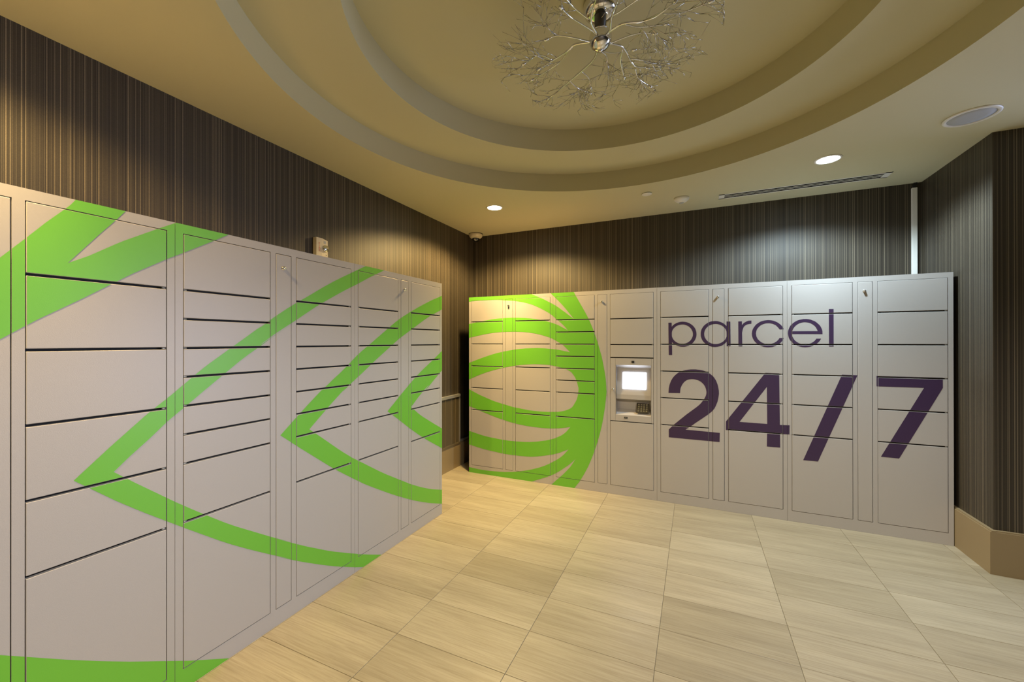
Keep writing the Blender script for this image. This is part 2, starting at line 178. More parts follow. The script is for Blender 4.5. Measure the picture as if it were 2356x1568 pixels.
# ------------------------------------------------------------------ helpers
def link(name, me, parent=None, loc=None):
    o = bpy.data.objects.new(name, me); COL.objects.link(o)
    if parent is not None: o.parent = parent
    if loc is not None: o.location = loc
    return o
def empty(name, loc, rotz=0.0):
    o = bpy.data.objects.new(name, None); COL.objects.link(o); o.location = loc; o.rotation_euler = (0, 0, rotz)
    o.empty_display_size = 0.1
    return o
def tag(o, label, cat, group=None):
    o['label'] = label; o['category'] = cat
    if group: o['group'] = group
    return o
def structure(o, label=None):
    o['kind'] = 'structure'
    if label: o['label'] = label
    return o
class MB:
    """collects shapes for one mesh"""
    def __init__(s): s.v = []; s.f = []; s.m = []; s.sm = []
    def add(s, vs, fs, mi=0, smooth=False):
        k = len(s.v); s.v += [tuple(v) for v in vs]
        for f in fs: s.f.append([i + k for i in f]); s.m.append(mi); s.sm.append(smooth)
        return s
    def box(s, x0, x1, y0, y1, z0, z1, mi=0):
        return s.add([(x0, y0, z0), (x1, y0, z0), (x1, y1, z0), (x0, y1, z0), (x0, y0, z1), (x1, y0, z1), (x1, y1, z1), (x0, y1, z1)],
                     [(0, 3, 2, 1), (4, 5, 6, 7), (0, 1, 5, 4), (1, 2, 6, 5), (2, 3, 7, 6), (3, 0, 4, 7)], mi)
    def tube(s, pts, rad, n=6, mi=0, caps=True):
        pts = [Vector(p) for p in pts]; rad = rad if isinstance(rad, (list, tuple)) else [rad] * len(pts)
        vs = []; fs = []; ref = None
        for i, p in enumerate(pts):
            d = (pts[min(i + 1, len(pts) - 1)] - pts[max(i - 1, 0)]).normalized()
            if ref is None: ref = Vector((0, 0, 1)) if abs(d.z) < 0.9 else Vector((1, 0, 0))
            a = d.cross(ref); a = a.normalized() if a.length > 1e-6 else Vector((1, 0, 0)); b2 = d.cross(a).normalized()
            for k in range(n):
                t = 2 * math.pi * k / n; vs.append(p + (a * math.cos(t) + b2 * math.sin(t)) * rad[i])
        for i in range(len(pts) - 1):
            for k in range(n):
                fs.append((i * n + k, (i + 1) * n + k, (i + 1) * n + (k + 1) % n, i * n + (k + 1) % n))
        s.add(vs, fs, mi, True)
        if caps:
            k0 = len(s.v) - len(vs)
            s.f.append([k0 + k for k in range(n)]); s.m.append(mi); s.sm.append(False)
            s.f.append([k0 + (len(pts) - 1) * n + k for k in reversed(range(n))]); s.m.append(mi); s.sm.append(False)
        return s
    def lathe(s, prof, c=(0, 0, 0), n=32, axis='z', mi=0, smooth=True):
        vs = []; fs = []
        for r, h in prof:
            for k in range(n):
                t = 2 * math.pi * k / n; a, b2 = r * math.cos(t), r * math.sin(t)
                vs.append({'z': (c[0] + a, c[1] + b2, c[2] + h), 'y': (c[0] + a, c[1] + h, c[2] + b2), 'x': (c[0] + h, c[1] + a, c[2] + b2)}[axis])
        for i in range(len(prof) - 1):
            for k in range(n):
                fs.append((i * n + k, i * n + (k + 1) % n, (i + 1) * n + (k + 1) % n, (i + 1) * n + k))
        s.add(vs, fs, mi, smooth)
        k0 = len(s.v) - len(vs)
        for i, rev in ((0, True), (len(prof) - 1, False)):
            if prof[i][0] > 1e-6:
                f = [k0 + i * n + k for k in range(n)]; s.f.append(f[::-1] if rev else f); s.m.append(mi); s.sm.append(False)
        return s
    def mesh(s, name, mats, fix=True):
        me = bpy.data.meshes.new(name); me.from_pydata(s.v, [], s.f)
        for m in (mats if isinstance(mats, (list, tuple)) else [mats]): me.materials.append(M[m] if isinstance(m, str) else m)
        me.polygons.foreach_set('material_index', s.m); me.polygons.foreach_set('use_smooth', s.sm)
        if fix:
            bm = bmesh.new(); bm.from_mesh(me); bmesh.ops.remove_doubles(bm, verts=bm.verts, dist=1e-6); bmesh.ops.recalc_face_normals(bm, faces=bm.faces); bm.to_mesh(me); bm.free()
        return me
    def obj(s, name, mats, parent=None, loc=None, fix=True): return link(name, s.mesh(name, mats, fix), parent, loc)
def bevel_box(name, dims, mat, bev=0.002, seg=2):
    (x0, x1, y0, y1, z0, z1) = dims
    me = MB().box(x0, x1, y0, y1, z0, z1).mesh(name, mat)
    bm = bmesh.new(); bm.from_mesh(me); bmesh.ops.bevel(bm, geom=list(bm.edges), offset=bev, segments=seg, affect='EDGES', profile=0.5); bm.to_mesh(me); bm.free()
    for p in me.polygons: p.use_smooth = False
    return me

# planar regions with curved outlines -----------------------------------------------
def inside(poly, x, y):
    c = False; j = len(poly) - 1
    for i in range(len(poly)):
        xi, yi = poly[i]; xj, yj = poly[j]
        if (yi > y) != (yj > y) and x < (xj - xi) * (y - yi) / (yj - yi) + xi: c = not c
        j = i
    return c
def clip(poly, r):
    x0, x1, y0, y1 = r
    for ax, lim, sg in ((0, x0, 1), (0, x1, -1), (1, y0, 1), (1, y1, -1)):
        out = []; n = len(poly)
        for i in range(n):
            a, b = poly[i - 1], poly[i]; da, db = (a[ax] - lim) * sg, (b[ax] - lim) * sg
            if (da >= 0) != (db >= 0):
                t = da / (da - db); out.append((a[0] + (b[0] - a[0]) * t, a[1] + (b[1] - a[1]) * t))
            if db >= 0: out.append(b)
        poly = out
        if len(poly) < 3: return []
    return poly
def region(groups, rect):
    """groups: list of contour lists (even-odd inside a group, union between groups); returns verts, tris inside rect"""
    cg = [[c for c in (clip(p, rect) for p in g) if c] for g in groups]
    cg = [g for g in cg if g]
    if not cg: return [], []
    vs, es = [], []
    for g in cg:
        for c in g:
            k = len(vs); n = len(c); vs += [Vector(p) for p in c]; es += [(k + i, k + (i + 1) % n) for i in range(n)]
    V, E, F, *_ = delaunay_2d_cdt(vs, es, [], 0, 1e-6)
    out = []
    for f in F:
        cx = sum(V[i].x for i in f) / len(f); cy = sum(V[i].y for i in f) / len(f)
        for g in cg:
            if sum(inside(c, cx, cy) for c in g) % 2: out.append(list(f)); break
    used = sorted({i for f in out for i in f}); mp = {o: n for n, o in enumerate(used)}
    return [(V[i].x, V[i].y) for i in used], [[mp[i] for i in f] for f in out]
def ellipse(cx, cy, rx, ry, n=96): return [(cx + rx * math.cos(2 * math.pi * k / n), cy + ry * math.sin(2 * math.pi * k / n)) for k in range(n)]

# ------------------------------------------------------------------ room shell
T = 0.12
def wall(name, x0, x1, y0, y1, z0=0.0, z1=3.2):
    return structure(MB().box(x0, x1, y0, y1, z0, z1).obj(name, 'wallpaper'))
wall('wall_left', XWL - T, XWL, YF - T, YW + T)
wall('wall_back', XWL, XWR + T, YW, YW + T)
structure(MB().box(XWR, XWR + T, YJ, YW, 0, 3.2).box(XWR + T, XP, YJ, YJ + T, 0, 3.2).box(XP - T, XP, YJ + T, YH, 0, 3.2).obj('wall_right', 'wallpaper'))
wall('wall_front', XWL, XH, YF - T, YF)
wall('wall_hall_back', XP - T, XH + T, YH, YH + T)
# far wall of the hall with its window opening
wy0, wy1, wz0, wz1 = 3.72, 6.18, 0.32, 2.48
structure(MB().box(XH, XH + T, YF - T, wy0, 0, 3.2).box(XH, XH + T, wy1, YH, 0, 3.2).box(XH, XH + T, wy0, wy1, 0, wz0).box(XH, XH + T, wy0, wy1, wz1, 3.2).obj('wall_hall_right', 'wallpaper'))
wf = structure(MB().box(XH - .02, XH + .04, wy0, wy1, wz0, wz0 + .05).box(XH - .02, XH + .04, wy0, wy1, wz1 - .05, wz1).box(XH - .02, XH + .04, wy0, wy0 + .05, wz0, wz1).box(XH - .02, XH + .04, wy1 - .05, wy1, wz0, wz1).box(XH - .02, XH + .04, (wy0 + wy1) / 2 - .03, (wy0 + wy1) / 2 + .03, wz0, wz1).obj('window_1', 'white'))
MB().box(XH + .04, XH + .05, wy0 + .02, wy1 - .02, wz0 + .02, wz1 - .02).obj('pane', 'glass', wf)

# ceiling with its two-step round tray
def flat(name, groups, rect, z, mat, parent=None):
    v, f = region(groups, rect); mb = MB().add([(x, y, z) for x, y in v], f)
    return mb.obj(name, mat, parent)
N = 160
def ring(r): return [(TC[0] + r * math.cos(2 * math.pi * k / N), TC[1] + r * math.sin(2 * math.pi * k / N)) for k in range(N)]
big = (XWL - .05, XH + .05, YF - .05, YH + .05)
rectp = [(big[0], big[2]), (big[1], big[2]), (big[1], big[3]), (big[0], big[3])]
ceil = structure(flat('ceiling', [[rectp, ring(R1)]], big, HC, 'ceiling'))
def riser(name, r, z0, z1):
    p = ring(r); mb = MB()
    mb.add([(x, y, z0) for x, y in p] + [(x, y, z1) for x, y in p], [(k, (k + 1) % N, N + (k + 1) % N, N + k) for k in range(N)], 0, True)
    return mb.obj(name, 'ceiling', ceil)
riser('tray_riser', R1, HC, HC + S1)
flat('tray_ring', [[ring(R1), ring(R2)]], big, HC + S1, 'ceiling', ceil)
riser('tray_riser', R2, HC + S1, HC + S1 + S2)
flat('tray_top', [[ring(R2)]], big, HC + S1 + S2, 'ceiling', ceil)

# floor: grout bed with separate veined stone tiles
floor = structure(MB().box(XWL, XH, YF, YW, -0.06, -0.0025).box(XWR, XH, YW, YH, -0.06, -0.0025).obj('floor', 'grout'))
TX, TY, X0, Y0 = 0.5867, 0.2934, -1.3359, 1.6241
J = 0.0011
tile_me = MB().box(-TX / 2 + J, TX / 2 - J, -TY / 2 + J, TY / 2 - J, -0.012, 0).mesh('tile', 'tile')
_b = bmesh.new(); _b.from_mesh(tile_me); bmesh.ops.bevel(_b, geom=[e for e in _b.edges if all(v.co.z > -.001 for v in e.verts)], offset=0.0007, segments=1, affect='EDGES'); _b.to_mesh(tile_me); _b.free()
def tiles_needed(cx, cy):
    if cx < XL - TX * .5 and cy < 2.917 - TY * .5: return False        # wholly under the left lockers
    if cy > YB + TY * .5 and cx > -2.267 + TX * .5: return False       # wholly under the back lockers
    if XWR + TX * .5 < cx < XP - TX * .5 and cy > YJ + TY * .5: return False
    if cy > YW and cx < XP: return False
    return True
for i in range(-3, 12):
    for j in range(-8, 17):
        cx, cy = X0 + (i + .5) * TX, Y0 + (j + .5) * TY
        if cx - TX / 2 > XH or cx + TX / 2 < XWL or cy + TY / 2 < YF or cy - TY / 2 > YH or not tiles_needed(cx, cy): continue
        if cx - TX / 2 < XWL - .01 or cx + TX / 2 > XH + .01 or cy + TY / 2 > YH + .01 or cy - TY / 2 < YF - .01:
            x0, x1 = max(cx - TX / 2 + J, XWL), min(cx + TX / 2 - J, XH); y0, y1 = max(cy - TY / 2 + J, YF), min(cy + TY / 2 - J, YH)
            if x1 - x0 < .01 or y1 - y0 < .01: continue
            link('tile', MB().box(x0 - cx, x1 - cx, y0 - cy, y1 - cy, -0.012, 0).mesh('tile', 'tile'), floor, (cx, cy, 0))
        else: link('tile', tile_me, floor, (cx, cy, 0))

# baseboards
BH, BT = 0.262, 0.026
def board(name, segs):
    mb = MB()
    for (x0, x1, y0, y1, nx, ny) in segs:   # body with a small chamfer along its top front edge
        mb.box(x0, x1, y0, y1, 0, BH); c = .006
        mb.box(x0 + (c if nx < 0 else 0), x1 - (c if nx > 0 else 0), y0 + (c if ny < 0 else 0), y1 - (c if ny > 0 else 0), BH, BH + .008)
    return structure(mb.obj(name, 'base'))
board('baseboard_right', [(XWR - BT, XWR, YJ - BT, YW, -1, 0), (XWR, XP + BT, YJ - BT, YJ, 0, -1), (XP, XP + BT, YJ, YH, 1, 0)])
bl = board('baseboard_left', [(XWL, XWL + BT, YF, YW - BT, 1, 0)])
MB().box(XWL, XWL + .014, 4.155, YW, BH + .010, BH + .034).obj('cap_moulding', 'silver', bl)
board('baseboard_back', [(XWL, XWR - BT, YW - BT, YW, 0, -1)])

# ------------------------------------------------------------------ lockers
OFF = [0.0, 0.029, 0.418, 0.446, 0.536, 0.564, 0.952, 0.98]
ZT, ZB = 1.892, 0.084
G6 = [1.658, 1.416, 1.175, 0.935, 0.693]
G9 = [1.658, 1.537, 1.416, 1.296, 1.175, 1.056, 0.935, 0.693]
GT = [1.656, 1.412, 1.290, 0.692]        # column that holds the terminal
GAPZ, GAPX = 0.0045, 0.0026
DEPTH = 0.50
MM = lambda polys: [[(x / 1000.0, y / 1000.0) for x, y in p] for p in polys]
GREEN = {'back': [MM(BACK_GREEN)], 'left': [[p] for p in MM(LEFT_GREEN)]}
PURPLE = {'back': [MM(c) for g in LETTERS for c in g], 'left': []}
door_cache = {}
lock_me = MB().lathe([(0.0001, -0.013), (0.0075, -0.013), (0.0085, -0.011), (0.0085, -0.002), (0.0105, -0.002), (0.0105, 0.0)], axis='y', n=20).box(-.0008, .0008, -.0134, -.0129, -.004, .004, 1).mesh('lock', ['chrome', 'black'])
pin_me = MB().lathe([(0.0032, 0.0), (0.0032, 0.012)], axis='x', n=10).mesh('hinge_pin', 'silver')
def vinyl(parent, bank, u_org, rects, off):
    """film on a piece: rects are in the bank's own plane (metres along the bank, height); off moves to the piece's origin"""
    for nm, pols, mat in (('green_vinyl', GREEN[bank], 'green'), ('letter_vinyl', PURPLE[bank], 'purple')):
        for r in rects:
            v, f = region(pols, r)
            for comp in pieces(f):
                o = MB().add([(x - u_org - off[0], -0.0006 - off[1], z - off[2]) for x, z in v], comp).obj(nm, mat, parent)
                bm = bmesh.new(); bm.from_mesh(o.data); bmesh.ops.delete(bm, geom=[q for q in bm.verts if not q.link_faces], context='VERTS'); bm.to_mesh(o.data); bm.free()
                o['label'] = 'bright green vinyl film' if mat == 'green' else 'dark purple vinyl lettering'
def pieces(faces):
    par = {}
    def find(a):
        while par.setdefault(a, a) != a: a = par[a]
        return a
    for f in faces:
        for i in f[1:]: par[find(i)] = find(f[0])
    out = {}
    for f in faces: out.setdefault(find(f[0]), []).append(f)
    return list(out.values())
def locker(bank, u0, u1, rows_a, rows_b, label, terminal=False):
    k = (u1 - u0) / 0.98; c = [o * k for o in OFF]; W = u1 - u0
    root = empty('parcel_locker', (XL, u0, 0) if bank == 'left' else (u0, YB, 0), math.pi / 2 if bank == 'left' else 0.0)
    tag(root, label, 'locker', 'parcel lockers along the two walls')
    e = 0.0008
    # carcass: sides, top, back, inner dark plane
    if terminal:
        tb0, tb1 = 0.70, 1.282
        body = MB().box(e, c[5], 0.022, DEPTH, 0.0, H).box(c[5], W - e, 0.022, DEPTH, 0.0, tb0).box(c[5], W - e, 0.022, DEPTH, tb1, H).box(c[5], W - e, 0.12, DEPTH, tb0, tb1).box(W - .01, W - e, 0.022, 0.12, tb0, tb1).obj('carcass', 'dark', root)
    else:
        body = MB().box(e, W - e, 0.022, DEPTH, 0.0, H).obj('carcass', 'dark', root)
    skin = MB().box(e, e + .003, .0215, DEPTH + .002, 0, H + .001).box(W - e - .003, W - e, .0215, DEPTH + .002, 0, H + .001).box(e, W - e, .0215, DEPTH + .002, H, H + .002).obj('side_panel', 'paint', root)
    # front frame
    fr = [(e, c[1], 0, H), (c[6], W - e, 0, H), (c[2], c[3], ZB, ZT), (c[4], c[5], ZB, ZT), (c[1], c[6], ZT, H), (c[1], c[6], 0, ZB)]
    mb = MB()
    for r in fr: mb.box(r[0], r[1], 0.0, 0.0215, r[2], r[3])
    frame = mb.obj('frame', 'paint', root)
    vinyl(frame, bank, u0, [(u0 + r[0], u0 + r[1], r[2], r[3]) for r in fr], (0, 0, 0))
    # lock panel
    p = link('lock_panel', bevel_box('lock_panel', (0, c[4] - c[3] - 2 * GAPX, -0.0008, 0.018, 0, ZT - ZB - 2 * GAPX), 'paint'), root, (c[3] + GAPX, 0, ZB + GAPX))
    vinyl(p, bank, u0, [(u0 + c[3] + .003, u0 + c[4] - .003, ZB + .003, ZT - .003)], (c[3] + GAPX, 0.0008, ZB + GAPX))
    o = link('lock', lock_me, p, ((c[4] - c[3]) / 2 - .004 - GAPX, -0.0008, 1.819 - ZB)); o['label'] = 'small round chrome key lock'
    for (a, b, rows, outer) in ((c[1], c[2], rows_a, 0), (c[5], c[6], rows_b, 1)):
        zs = [ZT - GAPX + GAPZ] + rows + [ZB + GAPX - GAPZ]
        for q in range(len(zs) - 1):
            z1, z0 = zs[q] - GAPZ, zs[q + 1] + GAPZ
            if terminal and outer == 1 and abs(zs[q] - 1.290) < .001:
                make_terminal(root, u0, a, b, z0, z1); continue
            w, h = b - a - 2 * GAPX, z1 - z0
            key = (round(w, 5), round(h, 5))
            if key not in door_cache: door_cache[key] = bevel_box('door', (0, w, -0.0008, 0.018, 0, h), 'paint')
            d = link('door', door_cache[key], root, (a + GAPX, 0, z0))
            vinyl(d, bank, u0, [(u0 + a + GAPX + .0013, u0 + b - GAPX - .0013, z0 + .0013, z1 - .0013)], (a + GAPX, 0.0008, z0))
            if q > 0: link('hinge_pin', pin_me, d, ((0.001 if outer == 0 else w - .013), 0.006, h + GAPZ))
    return root
def make_terminal(root, u0, a, b, z0, z1):
    """parcel terminal set into its bay: bezel with a recess, screen, keypad, reader"""
    t0, t1, r0, r1 = -0.675 - u0, -0.362 - u0, 0.755, 1.222     # the recess opening
    mb = MB(); f = 0.016
    mb.box(a + GAPX, t0, -0.0008, f, z0, z1).box(t1, b - GAPX, -0.0008, f, z0, z1).box(t0, t1, -0.0008, f, z0, r0).box(t0, t1, -0.0008, f, r1, z1)
    bez = mb.obj('terminal', 'paint', root); bez['label'] = 'self-service terminal bezel'
    prof = [(-0.0008, r1), (0.055, 1.192), (0.014, 0.944), (0.014, 0.903), (0.085, 0.885), (0.085, 0.800), (-0.0008, r0)]
    m2 = MB()
    for i in range(len(prof) - 1):
        (d0, h0), (d1, h1) = prof[i], prof[i + 1]
        m2.add([(t0, d0, h0), (t1, d0, h0), (t1, d1, h1), (t0, d1, h1)], [(0, 1, 2, 3)])
    for x in (t0, t1):
        m2.add([(x, d, h) for d, h in prof], [tuple(range(len(prof)))])
    m2.obj('recess', 'paint', bez, fix=False)
    sl = (0.055 - 0.014) / (1.192 - 0.944)
    sd = lambda z: 0.014 + (z - 0.944) * sl
    m3 = MB(); xs0, xs1 = -0.617 - u0, -0.408 - u0
    m3.add([(xs0, sd(.999) - .004, .999), (xs1, sd(.999) - .004, .999), (xs1, sd(1.152) - .004, 1.152), (xs0, sd(1.152) - .004, 1.152)], [(0, 1, 2, 3)])
    s = m3.obj('screen', 'screen', bez, fix=False); s['label'] = 'glowing white touch screen'
    # keypad leaning in the lower bay, four by four keys
    kx0, kx1 = -0.494 - u0, -0.384 - u0
    A_, B_ = Vector((0, 0.020, 0.778)), Vector((0, 0.072, 0.862)); up = B_ - A_; nrm = Vector((0, -up.z, up.y)).normalized()
    kb = MB()
    def slab(x0, x1, s0, s1, h0, h1, mi):
        ps = []
        for h in (h0, h1):
            for (x, s_) in ((x0, s0), (x1, s0), (x1, s1), (x0, s1)):
                q = A_ + up * s_ + nrm * h; ps.append((x, q.y, q.z))
        kb.add(ps, [(0, 3, 2, 1), (4, 5, 6, 7), (0, 1, 5, 4), (1, 2, 6, 5), (2, 3, 7, 6), (3, 0, 4, 7)], mi)
    slab(kx0, kx1, 0, 1, 0, .008, 0)
    for r in range(4):
        for q in range(4):
            x = kx0 + .012 + q * .0235; s_ = .10 + r * .215
            slab(x, x + .016, s_, s_ + .15, .008, .011, 1)
    ko = kb.obj('keypad', ['gunmetal', 'steel'], bez); ko['label'] = 'dark metal keypad'
    cl = MB().box(-0.533 - u0, -0.508 - u0, -.003, 0, 1.242, 1.262).obj('camera_lens', 'black', bez); cl['label'] = 'small black square camera window'
    MB().box(-0.600 - u0, -0.570 - u0, -.003, 0, .723, .739).box(-0.594 - u0, -0.576 - u0, -.0034, -.003, .730, .732, 1).obj('card_reader', ['black', 'silver'], bez)['label'] = 'small black reader window'
    link('lock', lock_me, bez, (-0.703 - u0, -0.0008, 0.991))
    # two fine joints beside the opening
    for x in (-0.6795, -0.3575):
        MB().box(x - u0 - .0006, x - u0 + .0006, -.0011, -.0007, z0 + .002, z1 - .002).obj('joint', 'dark', bez)

locker('left', -0.022, 0.958, G6, G6, 'nearest grey locker on the left, cut by the picture edge, thick green V on top')
locker('left', 0.958, 1.938, G9, G9, 'middle grey locker of the left bank, its many narrow doors crossed by green stripes')
locker('left', 1.938, 2.917, G9, G9, 'farthest grey locker of the left bank, beside the gap at the room corner')
locker('back', -2.267, -1.295, G6, G6, 'leftmost locker of the back bank, covered in curved green bands')
locker('back', -1.295, -0.311, G9, GT, 'grey locker with the glowing screen terminal and keypad', terminal=True)
locker('back', -0.311, 0.675, G6, G6, 'grey locker lettered parc and 24 in purple, right of the terminal')
locker('back', 0.675, 1.654, G6, G6, 'rightmost grey locker lettered el and /7, beside the dark side wall')

# ------------------------------------------------------------------ ceiling fittings
for i, (x, y, c, p, q_) in enumerate(DL):
    lab = ['warm recessed downlight in the ceiling near the corner camera', 'cool white recessed downlight beside the long air diffuser', 'warm recessed downlight over the near end of the left lockers', 'neutral recessed downlight over the near right side of the room'][i]
    r = empty('downlight', (x, y, HC)); tag(r, lab, 'downlight', 'recessed ceiling downlights')
    MB().lathe([(0.066, -0.0005), (0.068, -0.006), (0.078, -0.006), (0.082, -0.003), (0.083, 0.0)], n=40).obj('trim_ring', 'white', r)
    MB().lathe([(0.0001, -0.004), (0.066, -0.004), (0.066, -0.001)], n=40).obj('lens', 'warm_lens' if c is WARM else 'cool_lens', r)
# loudspeaker
r = empty('ceiling_speaker', (1.452, 3.300, HC)); tag(r, 'round white ceiling loudspeaker with grey mesh near the right wall', 'speaker')
MB().lathe([(0.099, -0.004), (0.101, -0.008), (0.112, -0.008), (0.118, -0.004), (0.119, 0.0)], n=48).obj('rim', 'white', r)
MB().lathe([(0.0001, -0.006), (0.06, -0.006), (0.100, -0.004), (0.100, -0.001)], n=48).obj('mesh_grille', 'mesh', r)
# sprinkler cover, smoke detector
o = MB().lathe([(0.0001, -0.009), (0.040, -0.009), (0.043, -0.007), (0.043, -0.003), (0.036, -0.003), (0.036, 0.0)], n=36).obj('sprinkler_cover', 'white'); o.location = (-0.381, 3.815, HC); tag(o, 'flat white disc sprinkler cover on the ceiling', 'sprinkler')
r = empty('smoke_detector', (-0.107, 4.065, HC)); tag(r, 'white domed smoke detector on the ceiling by the air diffuser', 'smoke detector')
MB().lathe([(0.064, 0.0), (0.064, -0.012), (0.060, -0.020), (0.045, -0.034), (0.022, -0.044), (0.020, -0.044)], n=40).obj('housing', 'white', r)
MB().lathe([(0.0001, -0.050), (0.012, -0.050), (0.020, -0.046), (0.021, -0.043)], n=30).obj('sensor', 'mesh', r)
# dome security camera
r = empty('security_camera', (-2.400, 4.372, HC)); tag(r, 'ivory dome security camera in the ceiling corner', 'camera')
MB().lathe([(0.086, 0.0), (0.086, -0.006)], n=40).obj('gasket', 'black', r)
MB().lathe([(0.085, -0.006), (0.083, -0.018), (0.076, -0.034), (0.062, -0.048), (0.046, -0.054), (0.044, -0.054)], n=40).obj('housing', 'ivory', r)
MB().lathe([(0.044, -0.053), (0.043, -0.066), (0.036, -0.082), (0.024, -0.092), (0.0001, -0.096)], n=32).obj('dome', 'glass_dark', r)
MB().lathe([(0.0001, -0.018), (0.012, -0.018), (0.012, 0.0)], (0.012, -0.034, -0.080), 16, 'y').obj('lens', 'chrome', r)
# linear air diffuser
vx0, vx1, vy0, vy1 = 0.198, 1.383, 4.122, 4.246
r = empty('air_diffuser', ((vx0 + vx1) / 2, (vy0 + vy1) / 2, HC)); tag(r, 'long white linear air diffuser with three dark slots on the ceiling', 'air vent')
hx, hy = (vx1 - vx0) / 2, (vy1 - vy0) / 2
mb = MB().box(-hx, hx, -hy, -hy + .015, -.003, 0).box(-hx, hx, hy - .015, hy, -.003, 0).box(-hx, -hx + .045, -hy, hy, -.003, 0).box(hx - .045, hx, -hy, hy, -.003, 0)
mb.obj('frame', 'white', r)
MB().box(-hx + .01, hx - .01, -hy + .01, hy - .01, -.0012, -.0004).obj('backing', 'void', r)
for yy in (-.0155, .0155): MB().box(-hx + .045, hx - .045, yy - .0045, yy + .0045, -.003, -.0012).obj('slat', 'white', r)
# white cable raceway in the back corner
r = empty('cable_raceway', (1.635, YW, 0)); tag(r, 'white vertical cable raceway on the back wall in the right corner', 'raceway')
link('channel', bevel_box('channel', (-.017, .017, -.022, 0, 1.2, 2.700), 'white', .003), r)
MB().box(-.010, .010, -.016, 0, 2.700, 2.722).box(-.004, .020, -.012, 0, 2.722, HC).obj('cable', 'black', r)

# ------------------------------------------------------------------ fire alarm on the left wall
r = empty('fire_strobe', (XWL, 2.172, 2.062), math.pi / 2); tag(r, 'ivory fire alarm strobe on the wall above the left lockers', 'fire alarm')
# local X runs along the wall, local -Y into the room
w2 = 0.053; d = 0.034
mb = MB(); n = 10; top = []
def face_z(x): return 0.136 - 0.012 * (max(0, x) / w2) ** 2 * (1 if x > 0 else 0)
prof = [(-w2, 0), (-w2, -d), (-0.004, -d - .004), (0.0, -d - .001), (w2 - .006, -d - .001), (w2, -d + .008), (w2, 0)]
k = len(prof)
mb.add([(x, y, 0.0) for x, y in prof] + [(x, y, face_z(x)) for x, y in prof], [tuple(range(k))[::-1], tuple(range(k, 2 * k))] + [(i, (i + 1) % k, k + (i + 1) % k, k + i) for i in range(k)])
bodyo = mb.obj('housing', 'ivory', r)
MB().box(.010, .030, -d - .0018, -d - .0005, .100, .120).obj('horn_grille', 'mesh', r)
lens = [(0.026, 0.0)] + [(0.026 * math.cos(a), -0.026 * math.sin(a)) for a in (0.3, 0.6, 0.9, 1.2, 1.45)] + [(0.0001, -0.026)]
o = MB().lathe(lens, (.027, -d - .001, .066), 28, 'y').obj('strobe_lens', 'glass', r); o['label'] = 'clear round strobe lens'
MB().lathe([(0.0001, -.010), (.006, -.010), (.014, -.004), (.020, -.001), (.020, 0)], (.027, -d - .001, .066), 24, 'y').obj('reflector', 'chrome', r)
MB().lathe([(0.0001, -.002), (.003, -.002), (.003, 0)], (.034, -d - .001, .018), 12, 'y').obj('screw', 'black', r)
dg = None
def text_mesh(body, size, mat):
    cu = bpy.data.curves.new('text', 'FONT'); cu.body = body; cu.size = size; cu.align_x = 'CENTER'; cu.align_y = 'CENTER'
    ob = bpy.data.objects.new('text', cu); COL.objects.link(ob)
    dgr = bpy.context.evaluated_depsgraph_get(); me = bpy.data.meshes.new_from_object(ob.evaluated_get(dgr))
    bpy.data.objects.remove(ob); me.materials.clear(); me.materials.append(M[mat]); return me
for i, ch in enumerate('FIRE'):
    me = text_mesh(ch, .021, 'red'); me.transform(Matrix.Rotation(math.pi / 2, 4, 'X'))
    link('letter', me, r, (-.029, -d - .0045, .094 - i * .0165))

# ------------------------------------------------------------------ return air grille low on the left wall
gy0, gy1, gz0, gz1 = 3.56, 4.140, 0.262, 0.835
r = empty('wall_grille', (XWL, gy0, gz0), math.pi / 2); tag(r, 'bronze louvred air grille low on the wall between the two locker banks', 'air vent')
W_, H_ = gy1 - gy0, gz1 - gz0; y0 = -0.019
MB().box(0, W_, -.030, 0, H_ - .030, H_).obj('top_rail', 'silver', r)
MB().box(0, W_, -.030, 0, 0, .020).obj('bottom_rail', 'bronze', r)
for x in (0, W_ - .016): MB().box(x, x + .016, -.028, 0, .020, H_ - .030).obj('side_rail', 'silver', r)
MB().box(.016, W_ - .016, -.004, -.001, .020, H_ - .030).obj('backing', 'black', r)
for x in (.14, .265, .39, .475): MB().box(x, x + .010, -.024, -.006, .020, H_ - .030).obj('mullion', 'bronze', r)
mb = MB(); z = .026
while z < H_ - .04:
    mb.add([(.016, -.022, z), (W_ - .016, -.022, z), (W_ - .016, -.008, z + .009), (.016, -.008, z + .009)], [(0, 1, 2, 3)]); z += .0105
o = mb.obj('louvres', 'bronze', r); o['kind'] = 'stuff'

# ------------------------------------------------------------------ branching chrome chandelier
random.seed(11)
CX, CY, ZH = -0.405, 1.969, 2.868
ZTOP = HC + S1 + S2
r = empty('chandelier', (CX, CY, ZTOP)); tag(r, 'chrome chandelier of branching twigs with small bulbs in the ceiling tray', 'chandelier')
loc = lambda p: (p[0] - CX, p[1] - CY, p[2] - ZTOP)
MB().lathe([(0.080, 0.0), (0.080, -0.030), (0.074, -0.052), (0.058, -0.064), (0.034, -0.068), (0.032, -0.068)], n=40).obj('canopy', 'chrome', r)
MB().lathe([(0.0275, -0.066), (0.0275, -0.138), (0.031, -0.140), (0.031, -0.147), (0.024, -0.149)], n=28).obj('stem', 'gunmetal', r)
hz = ZH - ZTOP
hb = hz + .012; MB().lathe([(0.0001, hb + .054)] + [(0.054 * math.sin(a), hb + 0.054 * math.cos(a)) for a in [math.pi * q / 16 for q in range(1, 16)]] + [(0.0001, hb - .054)], n=32).obj('hub', 'chrome', r)
MB().lathe([(0.0001, hz - .051), (0.006, hz - .051), (0.009, hz - .045), (0.012, hz - .038)], n=16).obj('finial', 'chrome', r)
